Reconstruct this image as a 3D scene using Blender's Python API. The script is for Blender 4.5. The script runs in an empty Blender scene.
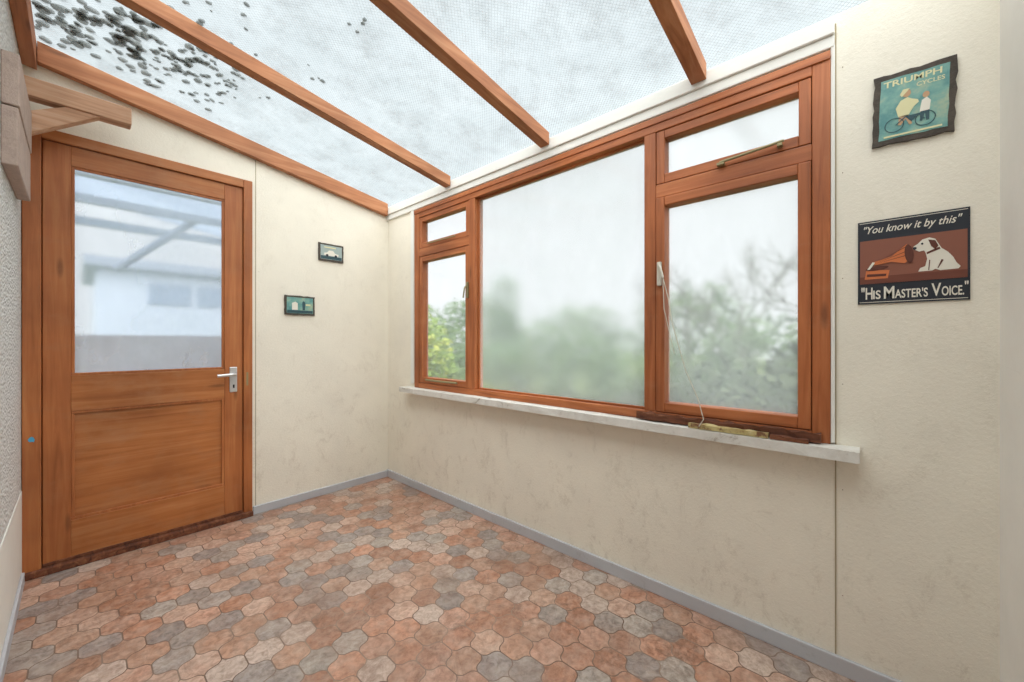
import bpy, math, random, bmesh
from mathutils import Vector, Matrix
random.seed(7)
C=bpy.context; D=bpy.data
XR=1.645; YB=2.80; XL=-0.17; YN=-0.273
def roofz(x): return 2.13+0.16*(XR-x)
def lin(c):
    return tuple(((v/255)/12.92 if v/255<=0.04045 else ((v/255+0.055)/1.055)**2.4) for v in c)+(1,)
# ---------------- materials
def newmat(name):
    m=D.materials.new(name); m.use_nodes=True
    n=m.node_tree.nodes; l=m.node_tree.links
    b=n['Principled BSDF']
    return m,n,l,b
def plain(name,rgb,rough=0.5,metal=0.0):
    m,n,l,b=newmat(name); b.inputs['Base Color'].default_value=lin(rgb)
    b.inputs['Roughness'].default_value=rough; b.inputs['Metallic'].default_value=metal
    return m
def ramp(n,l,src,stops):
    r=n.new('ShaderNodeValToRGB'); l.new(src,r.inputs['Fac'])
    e=r.color_ramp.elements
    while len(e)<len(stops): e.new(0.5)
    for i,(p,c) in enumerate(stops): e[i].position=p; e[i].color=lin(c) if len(c)==3 else c
    return r.outputs['Color']
def noise(n,l,scale,detail=4,vec=None,rough=0.5,dist=0):
    t=n.new('ShaderNodeTexNoise'); t.inputs['Scale'].default_value=scale; t.inputs['Detail'].default_value=detail
    t.inputs['Roughness'].default_value=rough; t.inputs['Distortion'].default_value=dist
    if vec is None:
        tc=n.new('ShaderNodeTexCoord'); vec=tc.outputs['Object']
    l.new(vec,t.inputs['Vector']); return t.outputs['Fac']
def mapped(n,l,scale,rot=(0,0,0)):
    tc=n.new('ShaderNodeTexCoord'); mp=n.new('ShaderNodeMapping')
    mp.inputs['Scale'].default_value=scale; mp.inputs['Rotation'].default_value=rot
    l.new(tc.outputs['Object'],mp.inputs['Vector']); return mp.outputs['Vector']
def mixc(n,l,fac,a,b,mode='MIX'):
    m=n.new('ShaderNodeMix'); m.data_type='RGBA'; m.blend_type=mode
    for s,v in ((m.inputs[0],fac),(m.inputs[6],a),(m.inputs[7],b)):
        if hasattr(v,'is_linked'): l.new(v,s)
        else: s.default_value=v
    return m.outputs[2]
def bump(n,l,b,h,strength,dist=0.01):
    bp=n.new('ShaderNodeBump'); bp.inputs['Strength'].default_value=strength; bp.inputs['Distance'].default_value=dist
    l.new(h,bp.inputs['Height']); l.new(bp.outputs['Normal'],b.inputs['Normal'])
def wood(name,axis,dark,mid,light,rough=0.35,worn=None,wlo=0.52):
    m,n,l,b=newmat(name)
    s={'X':(1.2,22,22),'Y':(22,1.2,22),'Z':(22,22,1.2)}[axis]
    v=mapped(n,l,s); g=noise(n,l,1.6,6,v,0.6,0.8)
    col=ramp(n,l,g,[(0.28,dark),(0.5,mid),(0.72,light)])
    big=noise(n,l,2.5,3); f=ramp(n,l,big,[(0.35,(215,210,205)),(0.65,(255,255,255))])
    col=mixc(n,l,1.0,col,f,'MULTIPLY')
    kv=n.new('ShaderNodeTexVoronoi'); kv.inputs['Scale'].default_value=1.0
    s2={'X':(2.2,9,9),'Y':(9,2.2,9),'Z':(9,9,2.2)}[axis]
    l.new(mapped(n,l,s2),kv.inputs['Vector'])
    kf=ramp(n,l,kv.outputs['Distance'],[(0.05,(220,220,220)),(0.12,(0,0,0))])
    col=mixc(n,l,kf,col,lin(tuple(int(c*0.75) for c in dark)))
    if worn:
        wf=ramp(n,l,noise(n,l,5,7,mapped(n,l,(1,1,1.8)),0.7),[(wlo,(0,0,0)),(wlo+0.23,(190,190,190))])
        col=mixc(n,l,wf,col,lin(worn))
        # dark scuffs
        df_=ramp(n,l,noise(n,l,11,9,mapped(n,l,(1,1,0.6)),0.8,0.6),[(0.60,(0,0,0)),(0.70,(120,120,120))])
        col=mixc(n,l,df_,col,lin((110,62,36)))
    l.new(col,b.inputs['Base Color']); b.inputs['Roughness'].default_value=rough
    bump(n,l,b,g,0.15,0.003); return m
WD,WM,WL=(146,80,40),(180,102,54),(200,124,74)
wY=wood('varnished_wood_y','Y',WD,WM,WL,0.5,(170,116,80),0.56); wZ=wood('varnished_wood_z','Z',WD,WM,WL,0.5,(170,116,80),0.56)
dX=wood('door_wood_x','X',(166,98,48),(186,114,60),(200,134,80),0.5,(174,126,88),0.48); dZ=wood('door_wood_z','Z',(160,92,46),(182,108,58),(196,128,74),0.5,(164,110,72),0.53)
rX=wood('rafter_wood','X',(158,98,62),(186,122,80),(204,146,104),0.65)
rY=wood('plate_wood','Y',(150,92,60),(184,118,80),(200,138,100),0.65)
oldX=wood('weathered_wood','X',(182,136,108),(218,172,140),(232,200,172),0.8)
rotY=wood('rotten_wood','Y',(70,40,28),(120,70,46),(156,104,72),0.9)
def wallmat(name,rgb,bstr=0.25,dark=(170,150,120),lo=0.64,lowdirt=False):
    m,n,l,b=newmat(name)
    f=noise(n,l,3.0,6,None,0.65)
    c1=ramp(n,l,f,[(0.3,tuple(int(v*0.96) for v in rgb)),(0.7,rgb)])
    sp=noise(n,l,16,8,None,0.8)
    sf=ramp(n,l,sp,[(lo,(0,0,0)),(lo+0.09,(120,120,120))])
    col=mixc(n,l,sf,c1,lin(dark))
    sc=noise(n,l,1.0,6,mapped(n,l,(3,3,34)),0.75,1.2)
    scf=ramp(n,l,sc,[(0.64,(0,0,0)),(0.72,(80,80,80))])
    col=mixc(n,l,scf,col,lin(dark))
    if lowdirt:
        sp2=noise(n,l,9,9,mapped(n,l,(1,1,0.7)),0.85,0.5)
        s2=ramp(n,l,sp2,[(0.53,(0,0,0)),(0.64,(210,210,210))])
        sx=n.new('ShaderNodeSeparateXYZ'); tc=n.new('ShaderNodeTexCoord'); l.new(tc.outputs['Object'],sx.inputs[0])
        mr=n.new('ShaderNodeMapRange'); l.new(sx.outputs[2],mr.inputs[0]); mr.inputs[1].default_value=0.0; mr.inputs[2].default_value=1.1; mr.inputs[3].default_value=0.55; mr.inputs[4].default_value=0.16
        mu=n.new('ShaderNodeMath'); mu.operation='MULTIPLY'; l.new(s2,mu.inputs[0]); l.new(mr.outputs[0],mu.inputs[1])
        col=mixc(n,l,mu.outputs[0],col,lin((172,156,132)))
        # small dark chips and specks
        sp3=noise(n,l,45,4,None,0.7); s3=ramp(n,l,sp3,[(0.73,(0,0,0)),(0.76,(150,150,150))])
        col=mixc(n,l,s3,col,lin((140,124,104)))
    l.new(col,b.inputs['Base Color']); b.inputs['Roughness'].default_value=0.75
    h=noise(n,l,90,5,mapped(n,l,(1,1,1)),0.7)
    bump(n,l,b,h,bstr,0.004); return m
cream=wallmat('cream_textured_paint',(243,236,220),bstr=0.45,lo=0.62,lowdirt=True)
whitew=wallmat('offwhite_paint',(238,236,229),bstr=0.1)
m,n,l,b=newmat('pebbledash'); vo=n.new('ShaderNodeTexVoronoi'); vo.inputs['Scale'].default_value=90
tc=n.new('ShaderNodeTexCoord'); l.new(tc.outputs['Object'],vo.inputs['Vector'])
c=ramp(n,l,vo.outputs['Distance'],[(0.15,(252,252,250)),(0.75,(205,204,200))])
l.new(c,b.inputs['Base Color']); b.inputs['Roughness'].default_value=0.9
iv=n.new('ShaderNodeMath'); iv.operation='SUBTRACT'; iv.inputs[0].default_value=1; l.new(vo.outputs['Distance'],iv.inputs[1])
bump(n,l,b,iv.outputs[0],0.9,0.012); pebble=m
skirt=wallmat('grey_skirting',(192,192,196),bstr=0.05,dark=(120,110,100),lo=0.56)
m,n,l,b=newmat('flaking_white_paint'); f=noise(n,l,9,8,None,0.7,1.0)
l.new(ramp(n,l,f,[(0.32,(160,148,134)),(0.40,(214,210,202)),(0.7,(232,230,224))]),b.inputs['Base Color'])
b.inputs['Roughness'].default_value=0.6; bump(n,l,b,f,0.5,0.006); sillm=m
# lino
m,n,l,b=newmat('lino_tiles'); at=n.new('ShaderNodeAttribute'); at.attribute_name='tile'
f=noise(n,l,42,6,None,0.7,0.6); mo=ramp(n,l,f,[(0.3,(190,182,176)),(0.6,(255,255,255))])
col=mixc(n,l,1.0,at.outputs['Color'],mo,'MULTIPLY')
f2=noise(n,l,16,4,None,0.6); f2c=ramp(n,l,f2,[(0.42,(0,0,0)),(0.75,(170,170,170))])
col=mixc(n,l,f2c,col,lin((206,188,172)))
f3=noise(n,l,2.0,9,None,0.75,0.4); f3c=ramp(n,l,f3,[(0.46,(0,0,0)),(0.64,(190,190,190))])
col=mixc(n,l,f3c,col,lin((136,98,78)))
f4=noise(n,l,5,10,None,0.85,0.8); f4c=ramp(n,l,f4,[(0.52,(0,0,0)),(0.64,(190,190,190))])
col=mixc(n,l,f4c,col,lin((96,68,54)))
l.new(col,b.inputs['Base Color'])
rr=n.new('ShaderNodeMapRange'); l.new(f3,rr.inputs[0]); rr.inputs[3].default_value=0.24; rr.inputs[4].default_value=0.5
l.new(rr.outputs[0],b.inputs['Roughness']); bump(n,l,b,f,0.2,0.002); tilem=m
m,n,l,b=newmat('lino_grout'); f=noise(n,l,5,5)
l.new(ramp(n,l,f,[(0.35,(112,88,74)),(0.65,(150,128,112))]),b.inputs['Base Color']); b.inputs['Roughness'].default_value=0.5; grout=m
def misted(name,rough,fog,fogcol=(236,242,246)):
    m=D.materials.new(name); m.use_nodes=True; n=m.node_tree.nodes; l=m.node_tree.links
    n.remove(n['Principled BSDF']); out=n['Material Output']
    rf=n.new('ShaderNodeBsdfRefraction'); rf.inputs['IOR'].default_value=1.3; rf.inputs['Roughness'].default_value=rough
    tl=n.new('ShaderNodeBsdfTranslucent'); tl.inputs['Color'].default_value=lin(fogcol)
    f=noise(n,l,2.2,7,mapped(n,l,(1,1,0.6)),0.6); mr=n.new('ShaderNodeMapRange'); l.new(f,mr.inputs[0])
    mr.inputs[1].default_value=0.3; mr.inputs[2].default_value=0.7; mr.inputs[3].default_value=fog*0.7; mr.inputs[4].default_value=min(1,fog*1.3)
    mx=n.new('ShaderNodeMixShader'); l.new(mr.outputs[0],mx.inputs[0]); l.new(rf.outputs[0],mx.inputs[1]); l.new(tl.outputs[0],mx.inputs[2])
    gl=n.new('ShaderNodeBsdfGlossy'); gl.inputs['Roughness'].default_value=0.1
    m2=n.new('ShaderNodeMixShader'); m2.inputs[0].default_value=0.03; l.new(mx.outputs[0],m2.inputs[1]); l.new(gl.outputs[0],m2.inputs[2])
    l.new(m2.outputs[0],out.inputs['Surface']); return m
glassm=misted('misted_glass',0.18,0.20)
glassr=misted('streaky_misted_glass',0.13,0.20)
glasss=misted('lightly_misted_glass',0.08,0.10)
glassd=misted('door_misted_glass',0.12,0.32,(214,224,238))
# roof sheet
m=D.materials.new('wired_roof_sheet'); m.use_nodes=True; n=m.node_tree.nodes; l=m.node_tree.links
n.remove(n['Principled BSDF']); out=n['Material Output']
tr=n.new('ShaderNodeBsdfTransparent'); tl=n.new('ShaderNodeBsdfTranslucent'); df=n.new('ShaderNodeBsdfDiffuse')
tr.inputs['Color'].default_value=lin((234,240,240)); df.inputs['Color'].default_value=lin((172,177,176))
f=noise(n,l,4,8,None,0.7); tlc=ramp(n,l,f,[(0.3,(106,115,117)),(0.7,(138,145,147))]); l.new(tlc,tl.inputs['Color'])
mx=n.new('ShaderNodeMixShader'); mx.inputs[0].default_value=0.38; l.new(tr.outputs[0],mx.inputs[1]); l.new(tl.outputs[0],mx.inputs[2])
sep=n.new('ShaderNodeSeparateXYZ'); l.new(mapped(n,l,(90,90,90),(0,0,math.radians(45))),sep.inputs[0])
def lines(o,th=0.18):
    fr=n.new('ShaderNodeMath'); fr.operation='FRACT'; l.new(o,fr.inputs[0])
    lt=n.new('ShaderNodeMath'); lt.operation='LESS_THAN'; l.new(fr.outputs[0],lt.inputs[0]); lt.inputs[1].default_value=th; return lt.outputs[0]
mxx=n.new('ShaderNodeMath'); mxx.operation='MAXIMUM'; l.new(lines(sep.outputs[0]),mxx.inputs[0]); l.new(lines(sep.outputs[1]),mxx.inputs[1])
ds=ramp(n,l,noise(n,l,6,9,None,0.8),[(0.46,(0,0,0)),(0.70,(145,145,145))])
sm=n.new('ShaderNodeMath'); sm.operation='MULTIPLY_ADD'; sm.use_clamp=True; l.new(mxx.outputs[0],sm.inputs[0]); sm.inputs[1].default_value=0.20; l.new(ds,sm.inputs[2])
m2=n.new('ShaderNodeMixShader'); l.new(sm.outputs[0],m2.inputs[0]); l.new(mx.outputs[0],m2.inputs[1]); l.new(df.outputs[0],m2.inputs[2])
l.new(m2.outputs[0],out.inputs['Surface']); roofm=m
# ---------------- geometry helpers
def link(o,parent=None):
    C.scene.collection.objects.link(o)
    if parent: o.parent=parent
    return o
def empty(name,loc=(0,0,0),rot=(0,0,0)):
    e=D.objects.new(name,None); e.location=loc; e.rotation_euler=rot; e.empty_display_size=0.1
    C.scene.collection.objects.link(e); return e
BF=[(0,3,2,1),(4,5,6,7),(0,1,5,4),(1,2,6,5),(2,3,7,6),(3,0,4,7)]
def boxes(name,lst,mat,parent=None,bevel=0.0):
    vs=[];fs=[]
    for (x0,x1,y0,y1,z0,z1) in lst:
        k=len(vs)
        vs+=[(x0,y0,z0),(x1,y0,z0),(x1,y1,z0),(x0,y1,z0),(x0,y0,z1),(x1,y0,z1),(x1,y1,z1),(x0,y1,z1)]
        fs+=[tuple(k+i for i in f) for f in BF]
    me=D.meshes.new(name); me.from_pydata(vs,[],fs); me.materials.append(mat)
    o=link(D.objects.new(name,me),parent)
    if bevel:
        bm=o.modifiers.new('bevel','BEVEL'); bm.width=bevel; bm.segments=2; bm.limit_method='ANGLE'
    return o
def prism(name,poly,axis,a0,a1,mat,parent=None,bevel=0):
    vs=[]
    for a in (a0,a1):
        for p in poly:
            if axis=='Y': vs.append((p[0],a,p[1]))
            elif axis=='X': vs.append((a,p[0],p[1]))
            else: vs.append((p[0],p[1],a))
    k=len(poly); fs=[tuple(range(k))[::-1],tuple(range(k,2*k))]
    fs+=[(i,(i+1)%k,k+(i+1)%k,k+i) for i in range(k)]
    me=D.meshes.new(name); me.from_pydata(vs,[],fs); me.materials.append(mat)
    b=bmesh.new(); b.from_mesh(me); bmesh.ops.recalc_face_normals(b,faces=b.faces); b.to_mesh(me); b.free()
    o=link(D.objects.new(name,me),parent)
    if bevel:
        bm=o.modifiers.new('bevel','BEVEL'); bm.width=bevel; bm.segments=2
    return o
def tube(name,pts,r,mat,parent=None,radii=None):
    cu=D.curves.new(name,'CURVE'); cu.dimensions='3D'; cu.bevel_depth=r; cu.bevel_resolution=2; cu.use_fill_caps=True
    sp=cu.splines.new('POLY'); sp.points.add(len(pts)-1)
    for i,p in enumerate(pts): sp.points[i].co=(*p,1); sp.points[i].radius=(radii[i] if radii else 1)
    cu.materials.append(mat); return link(D.objects.new(name,cu),parent)
def flat(name,pts,z,mat,parent,th=0.0012):
    vs=[(p[0],p[1],z) for p in pts]+[(p[0],p[1],z+th) for p in pts]; k=len(pts)
    fs=[tuple(range(k))[::-1],tuple(range(k,2*k))]+[(i,(i+1)%k,k+(i+1)%k,k+i) for i in range(k)]
    me=D.meshes.new(name); me.from_pydata(vs,[],fs); me.materials.append(mat); return link(D.objects.new(name,me),parent)
def ell(cx,cy,rx,ry,k=20,rot=0):
    return [(cx+rx*math.cos(t)*math.cos(rot)-ry*math.sin(t)*math.sin(rot),cy+rx*math.cos(t)*math.sin(rot)+ry*math.sin(t)*math.cos(rot)) for t in [2*math.pi*i/k for i in range(k)]]
def text(name,s,cx,cy,w,h,z,mat,parent,shear=0,bold=0.0,base=None):
    cu=D.curves.new(name,'FONT'); cu.body=s; cu.shear=shear; cu.offset=bold; cu.resolution_u=4
    t=D.objects.new(name+'_tmp',cu); C.scene.collection.objects.link(t); C.view_layer.update()
    me=D.meshes.new_from_object(t.evaluated_get(C.evaluated_depsgraph_get())); D.objects.remove(t)
    xs=[v.co.x for v in me.vertices]; ys=[v.co.y for v in me.vertices]
    x0,x1,y0,y1=min(xs),max(xs),min(ys),max(ys)
    for v in me.vertices:
        v.co=((v.co.x-(x0+x1)/2)*w/(x1-x0)+cx,(v.co.y-(y0+y1)/2)*h/(y1-y0)+cy,z)
    me.materials.clear(); me.materials.append(mat); me.name=name
    return link(D.objects.new(name,me),parent)
def rough_box(name,x0,x1,y0,y1,z0,z1,mat,par,amp=0.006,cuts=14):
    bm=bmesh.new(); bmesh.ops.create_cube(bm,size=1,matrix=Matrix.Translation(((x0+x1)/2,(y0+y1)/2,(z0+z1)/2))@Matrix.Diagonal((x1-x0,y1-y0,z1-z0,1)))
    es=[e for e in bm.edges if abs(e.verts[0].co.y-e.verts[1].co.y)>1e-4]
    bmesh.ops.subdivide_edges(bm,edges=es,cuts=cuts)
    for v in bm.verts:
        v.co.x+=random.uniform(-amp,amp)*0.7
        if v.co.z>(z0+z1)/2: v.co.z+=random.uniform(-amp,amp)
    me=D.meshes.new(name); bm.to_mesh(me); bm.free(); me.materials.append(mat); return link(D.objects.new(name,me),par)

# ---------------- room shell
W=0.108;H=0.091;s=0.026
def scurve(p,q,amp,k=7):
    px,py=p;qx,qy=q;dx,dy=qx-px,qy-py;L=math.hypot(dx,dy);nx,ny=dy/L,-dx/L
    return [(px+dx*t+nx*amp*math.sin(2*math.pi*t),py+dy*t+ny*amp*math.sin(2*math.pi*t)) for t in [i/k for i in range(k)]]
B=(W/2,s);T=(0,H-s)
up=scurve(B,T,0.0055)+[T]
shape=up+[(-x,y) for (x,y) in up[::-1][1:]]
shape=shape+[(-x,-y) for (x,y) in shape]
clean=[]
for p in shape:
    if not clean or math.hypot(p[0]-clean[-1][0],p[1]-clean[-1][1])>1e-5: clean.append(p)
shape=[(x*0.962,y*0.962) for x,y in clean]
pal=[(202,158,136),(198,146,120),(188,138,112),(208,172,152),(170,158,150),(178,166,156),(160,148,142),(202,180,166),(178,130,106),(200,162,140),(194,152,128),(188,144,122)]
vs=[];fs=[];cols=[]
x0,x1,y0,y1=XL,XR,YN,YB
j=0;yy=y0-0.1
while yy<y1+0.1:
    xx=x0-0.1+(W/2 if j%2 else 0)
    while xx<x1+0.1:
        pts=[(min(max(xx+a,x0),x1),min(max(yy+b_,y0),y1)) for a,b_ in shape]
        ar=0
        for i in range(len(pts)):
            a=pts[i];b_=pts[(i+1)%len(pts)];ar+=a[0]*b_[1]-a[1]*b_[0]
        if abs(ar)>2e-4:
            k=len(vs); vs+=[(a,b_,0.0008) for a,b_ in pts]; fs.append(tuple(range(k,k+len(pts))))
            c=random.choice(pal); v=random.uniform(0.86,1.06); cols.append([min(1,q*v) for q in lin(c)[:3]]+[1])
        xx+=W
    yy+=H;j+=1
kt=len(fs); k=len(vs)
vs+=[(x0-0.1,y0-0.1,0),(x1+0.1,y0-0.1,0),(x1+0.1,y1+0.1,0),(x0-0.1,y1+0.1,0)]; fs.append((k,k+1,k+2,k+3))
me=D.meshes.new('floor'); me.from_pydata(vs,[],fs); me.materials.append(tilem); me.materials.append(grout)
me.polygons[kt].material_index=1
ca=me.color_attributes.new('tile','FLOAT_COLOR','CORNER')
for p in me.polygons:
    c=cols[p.index] if p.index<kt else (0.5,0.5,0.5,1)
    for li in p.loop_indices: ca.data[li].color=c
link(D.objects.new('floor',me))

WY0,WY1,WZ0,WZ1=0.077,2.418,0.735,2.0
T_=0.10
boxes('wall_right',[(XR,XR+T_,YN,YB,-0.05,WZ0),(XR,XR+T_,YN,YB,WZ1,roofz(XR)),(XR,XR+T_,YN,WY0,WZ0,WZ1),(XR,XR+T_,WY1,YB,WZ0,WZ1)],cream)
DX0,DX1,DZ=-0.168,0.717,2.05
wb=empty('wall_back')
prism('panel_right',[(DX1,-0.05),(XR+T_,-0.05),(XR+T_,roofz(XR+T_)),(DX1,roofz(DX1))],'Y',YB,YB+T_,cream,wb)
prism('panel_over_door',[(XL-0.3,DZ),(DX1,DZ),(DX1,roofz(DX1)),(XL-0.3,roofz(XL-0.3))],'Y',YB,YB+T_,cream,wb)
prism('panel_left',[(XL-0.3,-0.05),(DX0,-0.05),(DX0,DZ),(XL-0.3,DZ)],'Y',YB,YB+T_,cream,wb)
wl=empty('wall_left')
prism('pebbledash_face',[(YN,0.40),(YB,0.40),(YB,2.5),(YN,2.5)],'X',XL-0.1,XL,pebble,wl)
prism('painted_plinth',[(YN,-0.05),(YB,-0.05),(YB,0.40),(YN,0.40)],'X',XL-0.1,XL+0.003,whitew,wl)
prism('wall_near',[(XL,-0.05),(XR+T_,-0.05),(XR+T_,roofz(XR+T_)),(XL,roofz(XL))],'Y',YN-0.1,YN,whitew)
dark=plain('joint_line',(166,152,124),0.9)  # tan of the thin strips that mark the wall panel joints
boxes('trim_1',[(XR-0.0025,XR,0.063,0.0665,0,2.10)],dark)
boxes('trim_2',[(0.735,0.738,YB-0.002,YB,0.05,2.26)],dark)
boxes('trim_3',[(XR-0.012,XR,WY1+0.012,WY1+0.05,0.76,2.03),(XR-0.012,XR,0.066,0.0765,0.74,2.03)],whitew,bevel=0.002)
boxes('trim_4',[(XR-0.014,XR,0.067,YB,2.022,2.060),(XR-0.024,XR,0.067,YB,2.060,2.115)],whitew,bevel=0.003)
boxes('baseboard_right',[(XR-0.014,XR,YN,YB,0.0,0.055)],skirt,bevel=0.003)
boxes('baseboard_back',[(DX1+0.004,XR-0.014,YB-0.014,YB,0.0,0.05)],skirt,bevel=0.003)
boxes('baseboard_left',[(XL+0.003,XL+0.013,YN,YB-0.05,0.0,0.05)],skirt,bevel=0.002)
nl=[]
for z in [0.25+0.34*i for i in range(6)]: nl+=[(XR-0.0015,XR,0.046,0.0485,z,z+0.0025)]
for z in [0.3+0.4*i for i in range(4)]: nl+=[(0.753,0.7555,YB-0.0015,YB,z,z+0.0025)]
boxes('wall_nail_heads',nl,plain('rusty_nail',(140,112,86),0.8))

X0=XL-0.02; X1=XR+0.25
me=D.meshes.new('sheet'); me.from_pydata([(X0,YN-0.2,roofz(X0)+0.012),(X1,YN-0.2,roofz(X1)+0.012),(X1,YB+0.25,roofz(X1)+0.012),(X0,YB+0.25,roofz(X0)+0.012)],[],[(0,1,2,3)])
me.materials.append(roofm); ce=link(D.objects.new('ceiling',me))
def rafter(name,y,w,d,mat=rX,xe=XR-0.026):
    xa=XL+0.047
    return prism(name,[(xa,roofz(xa)-d),(xe,roofz(xe)-d),(xe,roofz(xe)+0.008),(xa,roofz(xa)+0.008)],'Y',y-w/2,y+w/2,mat,None,0.002)
rafter('rafter',2.02,0.056,0.055); rafter('rafter',1.225,0.056,0.055); rafter('rafter',0.475,0.056,0.055)
rafter('rafter',YB-0.022,0.04,0.085)
prism('wall_plate_beam',[(XL+0.001,roofz(XL)-0.11),(XL+0.045,roofz(XL)-0.117),(XL+0.045,roofz(XL)-0.0),(XL+0.001,roofz(XL)+0.005)],'Y',YN+0.001,YB-0.001,rY,None,0.002)
mm=D.materials.new('roof_moss'); mm.use_nodes=True; n=mm.node_tree.nodes; l=mm.node_tree.links; b=n['Principled BSDF']
f=noise(n,l,60,5); cc=ramp(n,l,f,[(0.3,(70,72,68)),(0.7,(128,128,118))]); l.new(cc,b.inputs['Base Color']); b.inputs['Roughness'].default_value=1
tb=n.new('ShaderNodeBsdfTranslucent'); l.new(cc,tb.inputs['Color']); tb2=n.new('ShaderNodeBsdfTransparent')
mxa=n.new('ShaderNodeMixShader'); mxa.inputs[0].default_value=0.5; l.new(b.outputs[0],mxa.inputs[1]); l.new(tb.outputs[0],mxa.inputs[2])
mxb=n.new('ShaderNodeMixShader'); mxb.inputs[0].default_value=0.38; l.new(mxa.outputs[0],mxb.inputs[1]); l.new(tb2.outputs[0],mxb.inputs[2])
l.new(mxb.outputs[0],n['Material Output'].inputs['Surface'])
bm=bmesh.new()
def clump(x,y,r):
    mat=Matrix.Translation((x,y,roofz(x)+0.014+r*0.2))@Matrix.Rotation(random.uniform(0,3),4,'Z')@Matrix.Diagonal((r*random.uniform(0.8,1.4),r*random.uniform(0.8,1.2),r*0.25,1))
    bmesh.ops.create_icosphere(bm,subdivisions=2,radius=1,matrix=mat)
for i in range(300):
    u=random.random(); x=-0.12+u*0.66; y=2.40+random.gauss(0,0.17)-0.25*u*random.random()
    if y>2.75: y=2.75-random.random()*0.3
    clump(x,y,random.uniform(0.007,0.024)*(1.15-0.5*u))
for i in range(50): clump(random.uniform(-0.1,0.8),random.uniform(1.4,2.3),random.uniform(0.003,0.010))
for v in bm.verts: v.co+=Vector([random.uniform(-0.002,0.002) for _ in range(3)])
me=D.meshes.new('roof_moss'); bm.to_mesh(me); bm.free(); me.materials.append(mm); link(D.objects.new('roof_moss',me))

br=empty('timber_bracket')
boxes('arm',[(XL,0.174,2.63,2.70,2.115,2.195)],oldX,br,0.004)
prism('brace',[(XL,1.935),(XL,2.035),(-0.035,2.115),(0.07,2.115)],'Y',2.64,2.69,oldX,br,0.003)
gw=wallmat('weathered_grey_board',(190,168,156),bstr=0.8,dark=(110,94,86),lo=0.48)
wbd=empty('wall_board')
boxes('upper',[(XL,XL+0.040,2.10,2.60,1.855,2.03)],gw,wbd,0.004); boxes('lower',[(XL,XL+0.037,2.10,2.60,1.655,1.85)],gw,wbd,0.004)

# ---------------- window
win=empty('window_1')
fx0,fx1=XR-0.014,XR+0.06
mb0,mb1=0.650,0.700; ma0,ma1=1.775,1.828
JL0,JR1=2.365,0.125; HZ=1.952; BZ=0.772; tz0,tz1=1.672,1.728
boxes('frame_uprights',[(fx0,fx1,JL0,WY1,WZ0,WZ1),(fx0,fx1,WY0,JR1,WZ0,WZ1),(fx0,fx1,mb0,mb1,BZ,HZ),(fx0,fx1,ma0,ma1,BZ,HZ)],wZ,win,0.003)
boxes('frame_rails',[(fx0-0.001,fx1,JR1,JL0,HZ,WZ1),(fx0-0.001,fx1,JR1,JL0,WZ0,BZ),(fx0+0.002,fx1,ma1,JL0,tz0,tz1),(fx0+0.002,fx1,JR1,mb0,tz0,tz1)],wY,win,0.003)
boxes('wall_cover_bead',[(fx0-0.006,fx0,WY0,WY1,1.985,2.012)],wY,win,0.002)
def sash(nm,y0,y1,z0,z1,w,xo,glass,par=win):
    xa,xb=XR+0.002+xo,XR+0.045
    boxes(nm+'_stiles',[(xa,xb,y0,y0+w,z0,z1),(xa,xb,y1-w,y1,z0,z1)],wZ,par,0.003)
    boxes(nm+'_rails',[(xa+0.001,xb,y0+w,y1-w,z0,z0+w*1.1),(xa+0.001,xb,y0+w,y1-w,z1-w,z1)],wY,par,0.003)
    boxes(nm+'_glass',[(XR+0.028,XR+0.032,y0+w-0.004,y1-w+0.004,z0+w*1.1-0.004,z1-w+0.004)],glass,par)
sash('left_fanlight',ma1+0.002,JL0-0.002,tz1+0.002,HZ-0.002,0.032,-0.012,glasss)
sash('left_casement',ma1+0.002,JL0-0.002,BZ+0.002,tz0-0.002,0.036,-0.012,glasss)
sash('right_fanlight',JR1+0.002,mb0-0.002,tz1+0.002,HZ-0.002,0.034,-0.014,glassm)
sash('right_casement',JR1+0.002,mb0-0.002,BZ+0.002,tz0-0.002,0.036,-0.02,glassr)
boxes('centre_glass',[(XR+0.028,XR+0.032,mb1-0.004,ma0+0.004,BZ-0.004,HZ+0.004)],glassm,win)
boxes('centre_bead_v',[(XR+0.014,XR+0.027,mb1,mb1+0.010,BZ,HZ),(XR+0.014,XR+0.027,ma0-0.010,ma0,BZ,HZ)],wZ,win,0.002)
boxes('centre_bead_h',[(XR+0.014,XR+0.027,mb1+0.010,ma0-0.010,BZ,BZ+0.010),(XR+0.014,XR+0.027,mb1+0.010,ma0-0.010,HZ-0.010,HZ)],wY,win,0.002)
brass=plain('aged_brass',(150,140,104),0.5,0.4); oldw=plain('old_white_metal',(198,192,178),0.5)
tube('fanlight_stay',[(XR-0.03,0.40,1.742),(XR-0.032,0.30,1.748),(XR-0.030,0.20,1.757)],0.005,brass,win)
boxes('fanlight_stay_pins',[(XR-0.034,XR-0.01,0.385,0.41,1.732,1.742),(XR-0.034,XR-0.01,0.205,0.22,1.742,1.752)],brass,win,0.001)
tube('left_stay',[(XR-0.02,2.27,0.80),(XR-0.025,2.12,0.798),(XR-0.025,1.93,0.80)],0.006,brass,win)
tube('left_fanlight_stay',[(XR-0.02,2.25,1.75),(XR-0.022,1.95,1.748)],0.004,brass,win)
boxes('casement_catch',[(XR-0.03,XR-0.012,0.622,0.640,1.30,1.40)],oldw,win,0.004)
tube('casement_catch_lever',[(XR-0.03,0.631,1.39),(XR-0.042,0.62,1.375),(XR-0.044,0.608,1.33)],0.005,oldw,win)
boxes('left_catch',[(XR-0.022,XR-0.010,1.832,1.848,1.34,1.44)],brass,win,0.003)
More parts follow.
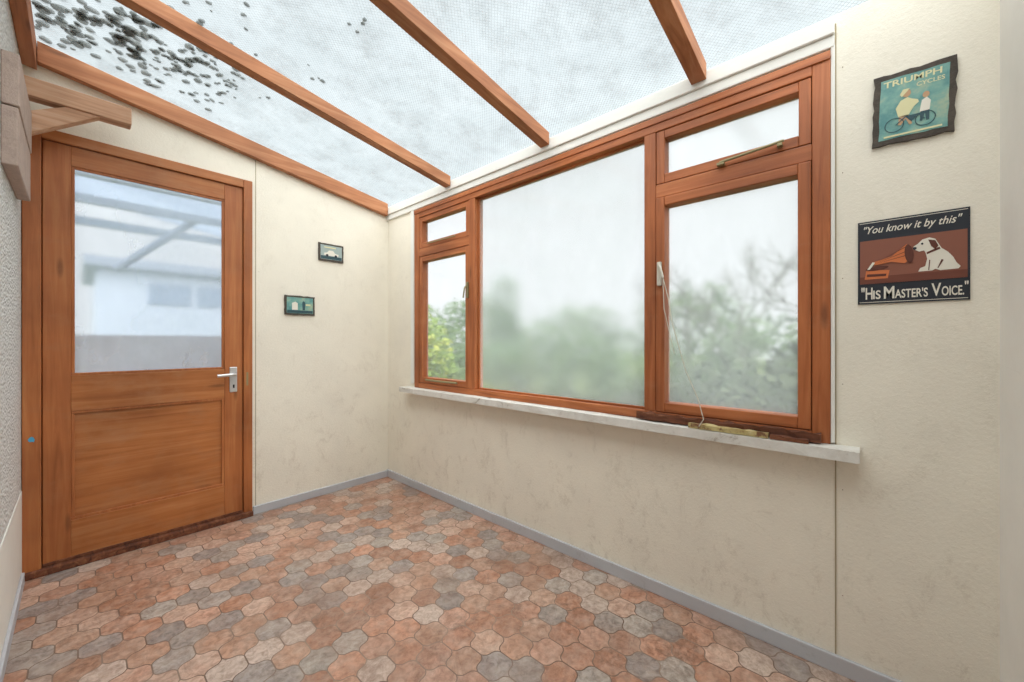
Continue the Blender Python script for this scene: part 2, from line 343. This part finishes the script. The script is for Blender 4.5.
tube('left_catch_lever',[(XR-0.022,1.84,1.42),(XR-0.035,1.845,1.40),(XR-0.037,1.855,1.34)],0.005,brass,win)
tube('pull_cord',[(XR-0.044,0.608,1.33),(XR-0.045,0.585,1.24),(XR-0.05,0.57,1.15),(XR-0.045,0.545,1.05),(XR-0.05,0.515,0.95),(XR-0.055,0.47,0.85),(XR-0.07,0.445,0.775),(XR-0.075,0.46,0.747)],0.0020,oldw,win)
tube('pull_cord_tail',[(XR-0.044,0.608,1.33),(XR-0.052,0.60,1.20),(XR-0.05,0.578,1.10),(XR-0.05,0.56,1.02)],0.0016,oldw,win)
rough_box('rotten_bottom_rail',XR-0.045,XR-0.014,0.10,0.72,0.740,0.768,rotY,win,0.006,24)
m,n,l,b=newmat('peeling_yellow_paint'); f=noise(n,l,25,6,None,0.7)
l.new(ramp(n,l,f,[(0.38,(120,82,56)),(0.48,(184,166,112)),(0.75,(204,192,148))]),b.inputs['Base Color']); yel=m
db=empty('detached_sash_board')
rough_box('board',XR-0.072,XR-0.046,0.24,0.50,0.737,0.754,yel,db,0.003,12)
rough_box('splinter',XR-0.070,XR-0.047,0.13,0.235,0.737,0.750,rotY,db,0.003,6)
rough_box('window_sill',XR-0.078,XR+0.004,0.006,2.516,0.700,0.7345,sillm,None,0.0015,40)

# ---------------- door
dr=empty('door_1')
yf0,yf1=YB-0.012,YB+0.07
boxes('jambs',[(DX0,-0.112,yf0,yf1,0,DZ),(0.672,DX1,yf0,yf1,0,DZ)],dZ,dr,0.003)
boxes('stops',[(-0.113,-0.095,YB+0.046,yf1,0.03,2.0),(0.655,0.673,YB+0.046,yf1,0.03,2.0)],dZ,dr)
boxes('head',[(-0.112,0.672,yf0+0.001,yf1,2.0,DZ)],dX,dr,0.003)
ly0,ly1=YB+0.002,YB+0.044
L0,L1=-0.109,0.669
boxes('stiles',[(L0,-0.022,ly0,ly1,0.035,1.997),(0.578,L1,ly0,ly1,0.035,1.997)],dZ,dr,0.002)
boxes('rails',[(-0.022,0.578,ly0,ly1,1.905,1.997),(-0.022,0.578,ly0,ly1,0.735,0.905),(-0.022,0.578,ly0,ly1,0.035,0.215)],dX,dr,0.002)
boxes('panel',[(-0.022,0.578,ly0+0.014,ly1-0.008,0.215,0.735)],dX,dr)
boxes('panel_bead',[(-0.022,0.578,ly0+0.003,ly0+0.014,0.722,0.735),(-0.022,0.578,ly0+0.003,ly0+0.014,0.215,0.228),(-0.022,-0.010,ly0+0.003,ly0+0.014,0.228,0.722),(0.566,0.578,ly0+0.003,ly0+0.014,0.228,0.722)],dZ,dr,0.002)
boxes('glass_bead',[(-0.022,0.578,ly0+0.004,ly0+0.014,0.905,0.917),(-0.022,0.578,ly0+0.004,ly0+0.014,1.893,1.905),(-0.022,-0.010,ly0+0.004,ly0+0.014,0.917,1.893),(0.566,0.578,ly0+0.004,ly0+0.014,0.917,1.893)],dZ,dr,0.002)
boxes('door_glass',[(-0.026,0.582,ly0+0.018,ly0+0.022,0.901,1.909)],glassd,dr)
boxes('threshold',[(DX0,DX1,YB-0.035,YB+0.05,0.001,0.03)],rotY,dr,0.004)
boxes('drip_edge',[(L0,L1,YB-0.006,YB+0.002,0.031,0.045)],rotY,dr,0.002)
chrome=plain('satin_steel',(214,214,214),0.3,0.6)
boxes('handle_plate',[(0.602,0.640,YB-0.006,YB+0.002,0.765,0.915)],chrome,dr,0.004)
tube('handle_lever',[(0.622,YB-0.004,0.872),(0.622,YB-0.045,0.872),(0.60,YB-0.05,0.872),(0.535,YB-0.048,0.868)],0.009,chrome,dr)
boxes('keyhole',[(0.618,0.626,YB-0.0075,YB-0.0055,0.79,0.81)],plain('black_hole',(15,15,15)),dr)
spot=flat('paint_spot',[(0.010*math.cos(a)*random.uniform(.6,1.2),0.016*math.sin(a)*random.uniform(.6,1.2)) for a in [i*0.5 for i in range(12)]],0,plain('blue_paint_spot',(80,170,210),0.5),dr,0.001)
spot.location=(-0.140,yf0,0.625); spot.rotation_euler=(math.radians(90),0,0)
boxes('strike_plate',[(0.685,0.695,yf0-0.001,yf0,0.80,0.88)],brass,dr)

# ---------------- signs
black=plain('black_enamel',(34,38,48),0.5); wht=plain('cream_print',(228,222,208),0.5); redb=plain('red_brown_print',(138,84,66),0.5)
org=plain('orange_print',(208,116,66),0.5); brn=plain('brown_print',(92,44,30),0.5)
sg=empty('gramophone_dog_sign',(XR,(0.0105-0.2207)/2,1.3125),(math.radians(90),0,math.radians(-90)))
w,h=0.2312,0.256
def R(x0,y0,x1,y1): return [(x0,y0),(x1,y0),(x1,y1),(x0,y1)]
flat('plate',R(-w/2,-h/2,w/2,h/2),0.0005,black,sg,0.004)
z1=0.0047
flat('picture_field',R(-w/2+0.005,-h/2+0.062,w/2-0.005,h/2-0.060),z1,redb,sg,0.0006)
text('top_lettering','"You know it by this"',0,h/2-0.031,w*0.88,0.030,0.006,wht,sg,0.35,0.008)
base=-h/2+0.014; px=-w/2+0.008
for i,(t_,ww,hh) in enumerate([('"H',0.026,0.038),('IS',0.017,0.027),('M',0.023,0.037),("ASTER'S",0.068,0.027),('V',0.019,0.037),('OICE.',0.042,0.027),('"',0.007,0.010)]):
    cy=base+hh/2 if t_!='"' else base+0.033
    text('bottom_lettering_%d'%i,t_,px+ww/2,cy,ww,hh,0.006,wht,sg,0,0.018); px+=ww+(0.001 if i in (0,2,4,5) else 0.007)
flat('border_top',R(-w/2+0.004,h/2-0.006,w/2-0.004,h/2-0.0045),z1,wht,sg,0.0006)
flat('border_bottom',R(-w/2+0.004,-h/2+0.0045,w/2-0.004,-h/2+0.006),z1,wht,sg,0.0006)
z2=0.0054
flat('table_line',R(-w/2+0.005,-h/2+0.062,w/2-0.005,-h/2+0.084),z2,plain('table_print',(112,60,44),0.5),sg,0.0005)
flat('dog_body',[(0.016,-0.040),(0.020,-0.030),(0.030,-0.026),(0.034,-0.005),(0.031,0.012),(0.028,0.020),(0.018,0.018),(0.010,0.024),(0.006,0.034),(0.016,0.042),(0.024,0.052),(0.038,0.056),(0.050,0.050),(0.056,0.036),(0.062,0.022),(0.074,0.010),(0.084,-0.006),(0.090,-0.022),(0.098,-0.034),(0.094,-0.040),(0.060,-0.041),(0.050,-0.036),(0.044,-0.040)],z2+0.0006,wht,sg,0.0005)
flat('dog_ear',[(0.036,0.050),(0.050,0.046),(0.056,0.030),(0.050,0.020),(0.042,0.030)],z2+0.0012,brn,sg,0.0005)
flat('dog_nose',ell(0.009,0.029,0.004,0.004,10),z2+0.0012,black,sg,0.0005)
flat('dog_eye',ell(0.024,0.040,0.0025,0.003,10),z2+0.0012,black,sg,0.0005)
flat('dog_collar',[(0.033,0.008),(0.060,0.020),(0.058,0.026),(0.033,0.014)],z2+0.0012,brn,sg,0.0005)
flat('dog_leg_line',[(0.054,-0.034),(0.056,-0.034),(0.066,-0.012),(0.062,-0.010)],z2+0.0012,brn,sg,0.0005)
flat('dog_foreleg_line',[(0.036,-0.038),(0.038,-0.038),(0.040,-0.010),(0.038,-0.008)],z2+0.0012,brn,sg,0.0005)
flat('gramophone_case',[(-0.100,-0.052),(-0.048,-0.052),(-0.044,-0.028),(-0.096,-0.022)],z2+0.0006,org,sg,0.0005)
flat('gramophone_case_line',[(-0.095,-0.044),(-0.052,-0.045),(-0.051,-0.038),(-0.094,-0.036)],z2+0.0012,brn,sg,0.0005)
flat('turntable',ell(-0.072,-0.020,0.026,0.006,20,0.1),z2+0.0012,brn,sg,0.0005)
flat('horn',[(-0.078,-0.010),(-0.080,0.0),(-0.040,0.012),(-0.008,0.044),(0.000,0.040),(0.004,0.020),(-0.002,-0.002),(-0.012,-0.012),(-0.040,-0.004)],z2+0.0018,org,sg,0.0005)
for i,k_ in enumerate((0.003,-0.003,0.010)):
    flat('horn_rib_%d'%i,[(-0.072,-0.004+k_*0.3),(-0.008,0.016+k_*2),(-0.008,0.018+k_*2)],z2+0.0023,brn,sg,0.0003)
flat('horn_mouth',ell(-0.003,0.015,0.009,0.028,20,0.1),z2+0.0024,brn,sg,0.0005)
flat('horn_arm',[(-0.094,-0.022),(-0.088,-0.022),(-0.076,-0.002),(-0.082,0.0)],z2+0.0024,wht,sg,0.0005)

m,n,l,b=newmat('teal_vintage_print'); f=noise(n,l,22,5,None,0.6)
l.new(ramp(n,l,f,[(0.35,(80,136,136)),(0.55,(118,164,154)),(0.75,(172,182,152))]),b.inputs['Base Color']); teal=m
palec=plain('pale_yellow_print',(218,212,166),0.6); darkteal=plain('dark_teal_print',(44,76,84),0.6); tan=plain('tan_print',(188,150,114),0.6)
slate=wallmat('dark_slate_edge',(66,58,50),bstr=0.8,dark=(124,110,96),lo=0.45)
tg=empty('vintage_bicycle_plaque',(XR,-0.110,1.766),(math.radians(90),math.radians(1.5),math.radians(-90)))
w,h=0.170,0.208
def ragrect(w,h,k=9,amp=0.0025):
    p=[]
    for (a,b_) in (((-w/2,-h/2),(w/2,-h/2)),((w/2,-h/2),(w/2,h/2)),((w/2,h/2),(-w/2,h/2)),((-w/2,h/2),(-w/2,-h/2))):
        for i in range(k):
            t=i/k; p.append((a[0]+(b_[0]-a[0])*t+random.uniform(-amp,amp),a[1]+(b_[1]-a[1])*t+random.uniform(-amp,amp)))
    return p
flat('slate_backing',ragrect(w,h),0.001,slate,tg,0.010)
flat('print',ragrect(w-0.028,h-0.030,6,0.0015),0.0112,teal,tg,0.0006)
z3=0.0122
text('lettering_1','TRIUMPH',-0.004,h/2-0.030,0.120,0.018,z3,palec,tg,0,0.02)
text('lettering_2','CYCLES',0.034,h/2-0.052,0.056,0.012,z3,palec,tg,0,0.01)
flat('rider_body',[(-0.030,-0.030),(-0.010,-0.034),(0.002,-0.01),(0.012,0.000),(0.010,0.008),(-0.002,0.014),(-0.012,0.022),(-0.026,0.016),(-0.036,-0.004)],z3,palec,tg,0.0005)
flat('rider_legs',[(-0.028,-0.030),(-0.008,-0.030),(0.000,-0.058),(-0.006,-0.060),(-0.014,-0.040),(-0.024,-0.056),(-0.030,-0.054)],z3,tan,tg,0.0005)
flat('rider_head',ell(-0.014,0.034,0.009,0.011),z3,tan,tg,0.0005)
flat('rider_hair',[(-0.028,0.034),(-0.022,0.047),(-0.008,0.047),(-0.012,0.040),(-0.024,0.026)],z3+0.0006,palec,tg,0.0005)
flat('companion_body',[(0.014,-0.030),(0.034,-0.030),(0.036,-0.004),(0.028,0.008),(0.018,0.002)],z3,wht,tg,0.0005)
flat('companion_legs',[(0.016,-0.030),(0.034,-0.030),(0.034,-0.058),(0.028,-0.058),(0.025,-0.036),(0.020,-0.058),(0.015,-0.056)],z3,darkteal,tg,0.0005)
flat('companion_head',ell(0.026,0.016,0.007,0.009),z3,tan,tg,0.0005)
def ring(nm,cx,cy,r,t,zz,mat):
    k=28; vs=[]
    for i in range(k):
        a=2*math.pi*i/k; vs+=[(cx+r*math.cos(a),cy+r*math.sin(a),zz),(cx+(r-t)*math.cos(a),cy+(r-t)*math.sin(a),zz)]
    fs=[(2*i,(2*i+2)%(2*k),(2*i+3)%(2*k),2*i+1) for i in range(k)]
    me=D.meshes.new(nm); me.from_pydata(vs,[],fs); me.materials.append(mat); return link(D.objects.new(nm,me),tg)
ring('wheel_1',-0.038,-0.052,0.021,0.002,z3+0.001,darkteal); ring('wheel_2',0.026,-0.052,0.021,0.002,z3+0.001,darkteal)
flat('cycle_frame',[(-0.036,-0.053),(-0.016,-0.033),(0.014,-0.033),(0.026,-0.052),(0.023,-0.053),(0.012,-0.036),(-0.002,-0.052),(-0.014,-0.036),(-0.033,-0.053)],z3+0.0006,darkteal,tg,0.0005)
flat('bottom_scroll',R(-0.060,-h/2+0.019,0.060,-h/2+0.024),z3,palec,tg,0.0005)

def plaque(name,cx,cz,w,h,kind):
    e=empty(name,(cx,YB,cz),(math.radians(90),0,0))
    flat('slate_backing',ragrect(w,h,8,0.0015),0.001,slate,e,0.010)
    flat('print',ragrect(w-0.024,h-0.024,5,0.0008),0.0112,teal if kind else plain('grey_blue_print',(160,174,170),0.5),e,0.0006)
    z=0.0122
    if kind:
        flat('road',R(-w/2+0.014,-h/2+0.014,w/2-0.014,-h/2+0.032),z,darkteal,e,0.0004)
        flat('van_body',[(-0.05,-0.030),(-0.015,-0.030),(-0.015,0.015),(-0.03,0.024),(-0.05,0.015)],z+0.0006,wht,e,0.0004)
        flat('figure',[(0.015,-0.030),(0.030,-0.030),(0.032,0.02),(0.022,0.032),(0.013,0.02)],z+0.0006,darkteal,e,0.0004)
        flat('caption',R(0.035,0.0,0.065,0.012),z+0.0006,palec,e,0.0004)
    else:
        flat('ground',R(-w/2+0.014,-h/2+0.014,w/2-0.014,-h/2+0.035),z,darkteal,e,0.0004)
        flat('car_body',[(-0.05,-0.022),(0.048,-0.022),(0.050,-0.008),(0.024,-0.002),(0.012,0.014),(-0.018,0.014),(-0.030,-0.002),(-0.050,-0.006)],z+0.0006,wht,e,0.0004)
        flat('wheel_a',ell(-0.030,-0.022,0.009,0.009,14),z+0.0012,black,e,0.0004)
        flat('wheel_b',ell(0.030,-0.022,0.009,0.009,14),z+0.0012,black,e,0.0004)
        flat('caption',R(-0.05,0.030,0.03,0.038),z+0.0006,palec,e,0.0004)
plaque('vintage_car_plaque',1.196,1.692,0.172,0.122,0)
plaque('vintage_scene_plaque',0.990,1.306,0.186,0.128,1)

# ---------------- outside
def leafmat(name,a,b_,c):
    m,n,l,bb=newmat(name); f=noise(n,l,3.5,4); l.new(ramp(n,l,f,[(0.3,a),(0.5,b_),(0.7,c)]),bb.inputs['Base Color']); bb.inputs['Roughness'].default_value=0.7; return m
g1=leafmat('hedge_leaves',(42,64,34),(60,86,44),(86,108,56))
g2=leafmat('yellow_green_leaves',(66,92,34),(100,124,42),(150,154,62))
g3=leafmat('dark_leaves',(34,46,28),(50,64,38),(70,82,52))
bark=plain('bark',(88,88,80),0.9)
def leaves(name,blobs,n,size,mat):
    vs=[];fs=[]
    tot=sum(b[3]*b[4]*b[5] for b in blobs)
    for (cx,cy,cz,rx,ry,rz) in blobs:
        for _ in range(int(n*rx*ry*rz/tot)):
            d=Vector((random.gauss(0,1),random.gauss(0,1),random.gauss(0,1))).normalized()*random.uniform(0.55,1.05)
            p=Vector((cx+d.x*rx,cy+d.y*ry,max(cz+d.z*rz,-0.1)))
            a=Vector((random.gauss(0,1),random.gauss(0,1),random.gauss(0,1))).normalized(); b2=a.orthogonal().normalized()
            s_=size*random.uniform(0.6,1.3); k=len(vs)
            vs+=[tuple(p-a*s_),tuple(p+b2*s_*0.5),tuple(p+a*s_),tuple(p-b2*s_*0.5)]; fs.append((k,k+1,k+2,k+3))
    me=D.meshes.new(name); me.from_pydata(vs,[],fs); me.materials.append(mat); return link(D.objects.new(name,me))
def tree(name,base,height,seed,r0=0.03):
    rnd=random.Random(seed); cu=D.curves.new(name,'CURVE'); cu.dimensions='3D'; cu.bevel_depth=1; cu.bevel_resolution=1
    def br(p,d,L,r,dep):
        sp=cu.splines.new('POLY'); sp.points.add(4); q=Vector(p)
        for i in range(5):
            sp.points[i].co=(*q,1); sp.points[i].radius=r*(1-0.14*i)
            d=(d+Vector((rnd.gauss(0,.12),rnd.gauss(0,.12),rnd.gauss(0.03,.06)))).normalized()
            if i<4: q=q+d*L/4
            if dep>0 and i>=1:
                for _ in range(2):
                    nd=(d+Vector((rnd.gauss(0,.5),rnd.gauss(0,.5),rnd.gauss(0.15,.3)))).normalized()
                    br(tuple(q),nd,L*0.5,r*0.45,dep-1)
    br(base,Vector((0,0,1)),height,r0,3); cu.materials.append(bark); return link(D.objects.new(name,cu))
gm=leafmat('lawn_grass',(82,98,52),(98,112,62),(118,126,78))
me=D.meshes.new('garden_ground'); me.from_pydata([(-15,-15,-0.12),(30,-15,-0.12),(30,30,-0.12),(-15,30,-0.12)],[],[(0,1,2,3)]); me.materials.append(gm); link(D.objects.new('garden_ground',me))
leaves('garden_hedge',[(6.5,y,0.45,0.7,0.9,0.75+0.25*math.sin(y*1.7)) for y in [-1,0,1,2,3,4,5,6,7,8,9]],14000,0.06,g1)
leaves('yellow_shrub',[(2.75,3.95,0.75,0.35,0.45,0.75),(3.1,4.4,0.6,0.4,0.5,0.8),(3.0,3.2,0.2,0.3,0.35,0.4)],4500,0.04,g2)
leaves('dark_shrub',[(3.4,0.7,0.30,0.5,0.8,0.65),(3.6,1.4,0.25,0.5,0.5,0.55),(3.5,0.1,0.4,0.5,0.5,0.9)],6000,0.045,g3)
leaves('distant_trees',[(13,14,1.3,2.0,2.5,2.0),(14,9,1.0,1.5,2.5,1.6),(13,4,1.0,1.5,2,1.9),(12,19,1.5,2,3,2.0)],9000,0.14,g1)
leaves('evergreen_tree',[(9.0,8.4,1.0,0.7,0.7,1.3),(9.0,8.4,2.2,0.5,0.5,1.1)],3000,0.07,g1)
tree('bare_tree',(4.5,0.8,-0.1),1.25,3,0.018); tree('bare_tree',(4.8,1.5,-0.1),1.2,9,0.016); tree('bare_tree',(4.4,0.2,-0.1),1.25,5,0.018)
fen=wood('fence_wood','Z',(104,90,92),(124,108,110),(140,124,124),0.9)
boxes('garden_fence',[(-1.5+0.11*i,-1.5+0.11*i+0.107,5.6,5.63,-0.1,1.13) for i in range(44)],fen)
hs=empty('neighbour_outbuilding'); white=plain('pale_render',(160,170,186),0.8); gr=plain('window_dark',(104,120,142),0.3)
boxes('body',[(0.2,5.0,9,12,-0.1,2.25)],white,hs); boxes('roof_edge',[(0.05,5.15,8.8,12.2,2.25,2.40)],plain('grey_fascia',(118,128,144)),hs)
boxes('panes',[(0.8,1.35,8.97,9.0,1.7,2.05),(1.45,2.0,8.97,9.0,1.7,2.05),(2.1,2.65,8.97,9.0,1.7,2.05)],gr,hs)
cn=empty('outdoor_canopy'); gw2=plain('grey_painted_timber',(126,136,152),0.7)
csm=D.materials.new('canopy_sheet'); csm.use_nodes=True; n=csm.node_tree.nodes; l=csm.node_tree.links
t1=n.new('ShaderNodeBsdfTranslucent'); t1.inputs['Color'].default_value=lin((170,180,192)); t2=n.new('ShaderNodeBsdfTransparent'); t2.inputs['Color'].default_value=lin((210,218,226))
mz=n.new('ShaderNodeMixShader'); mz.inputs[0].default_value=0.5; l.new(t1.outputs[0],mz.inputs[1]); l.new(t2.outputs[0],mz.inputs[2]); l.new(mz.outputs[0],n['Material Output'].inputs['Surface'])
n.remove(n['Principled BSDF'])
prism('sheet',[(-0.6,2.48),(1.2,2.20),(1.2,2.22),(-0.6,2.50)],'Y',3.7,5.3,csm,cn)
boxes('beams',[(-0.6,1.2,3.68,3.74,2.13,2.2),(-0.6,1.2,4.4,4.46,2.13,2.19),(-0.6,1.2,5.25,5.31,2.13,2.2),(1.1,1.16,3.7,5.3,2.11,2.19)],gw2,cn)
tube('brace',[(0.2,4.5,1.65),(0.75,4.5,2.2)],0.03,gw2,cn)
boxes('post',[(1.1,1.17,5.24,5.31,-0.1,2.13),(1.1,1.17,3.67,3.74,-0.1,2.13)],gw2,cn)

# ---------------- world / light
wd=D.worlds.new('overcast'); C.scene.world=wd; wd.use_nodes=True
bg=wd.node_tree.nodes['Background']; bg.inputs['Color'].default_value=(0.93,0.965,1.0,1); bg.inputs['Strength'].default_value=1.15
sl=D.lights.new('overcast_sun','SUN'); sl.energy=13.0; sl.angle=math.radians(120); sl.color=(1,0.985,0.975)
so=link(D.objects.new('overcast_sun',sl)); so.rotation_euler=Vector((0.38,0.44,-0.81)).to_track_quat('-Z','Y').to_euler()
# ---------------- camera
cd=D.cameras.new('camera'); cd.sensor_width=36; cd.lens=390/1024*36; cd.clip_start=0.02
co=link(D.objects.new('camera',cd)); co.location=(0,0,1.07); co.rotation_euler=(math.radians(90),0,math.radians(-48.06)); C.scene.camera=co
C.scene.view_settings.view_transform='Standard'; C.scene.view_settings.look='None'
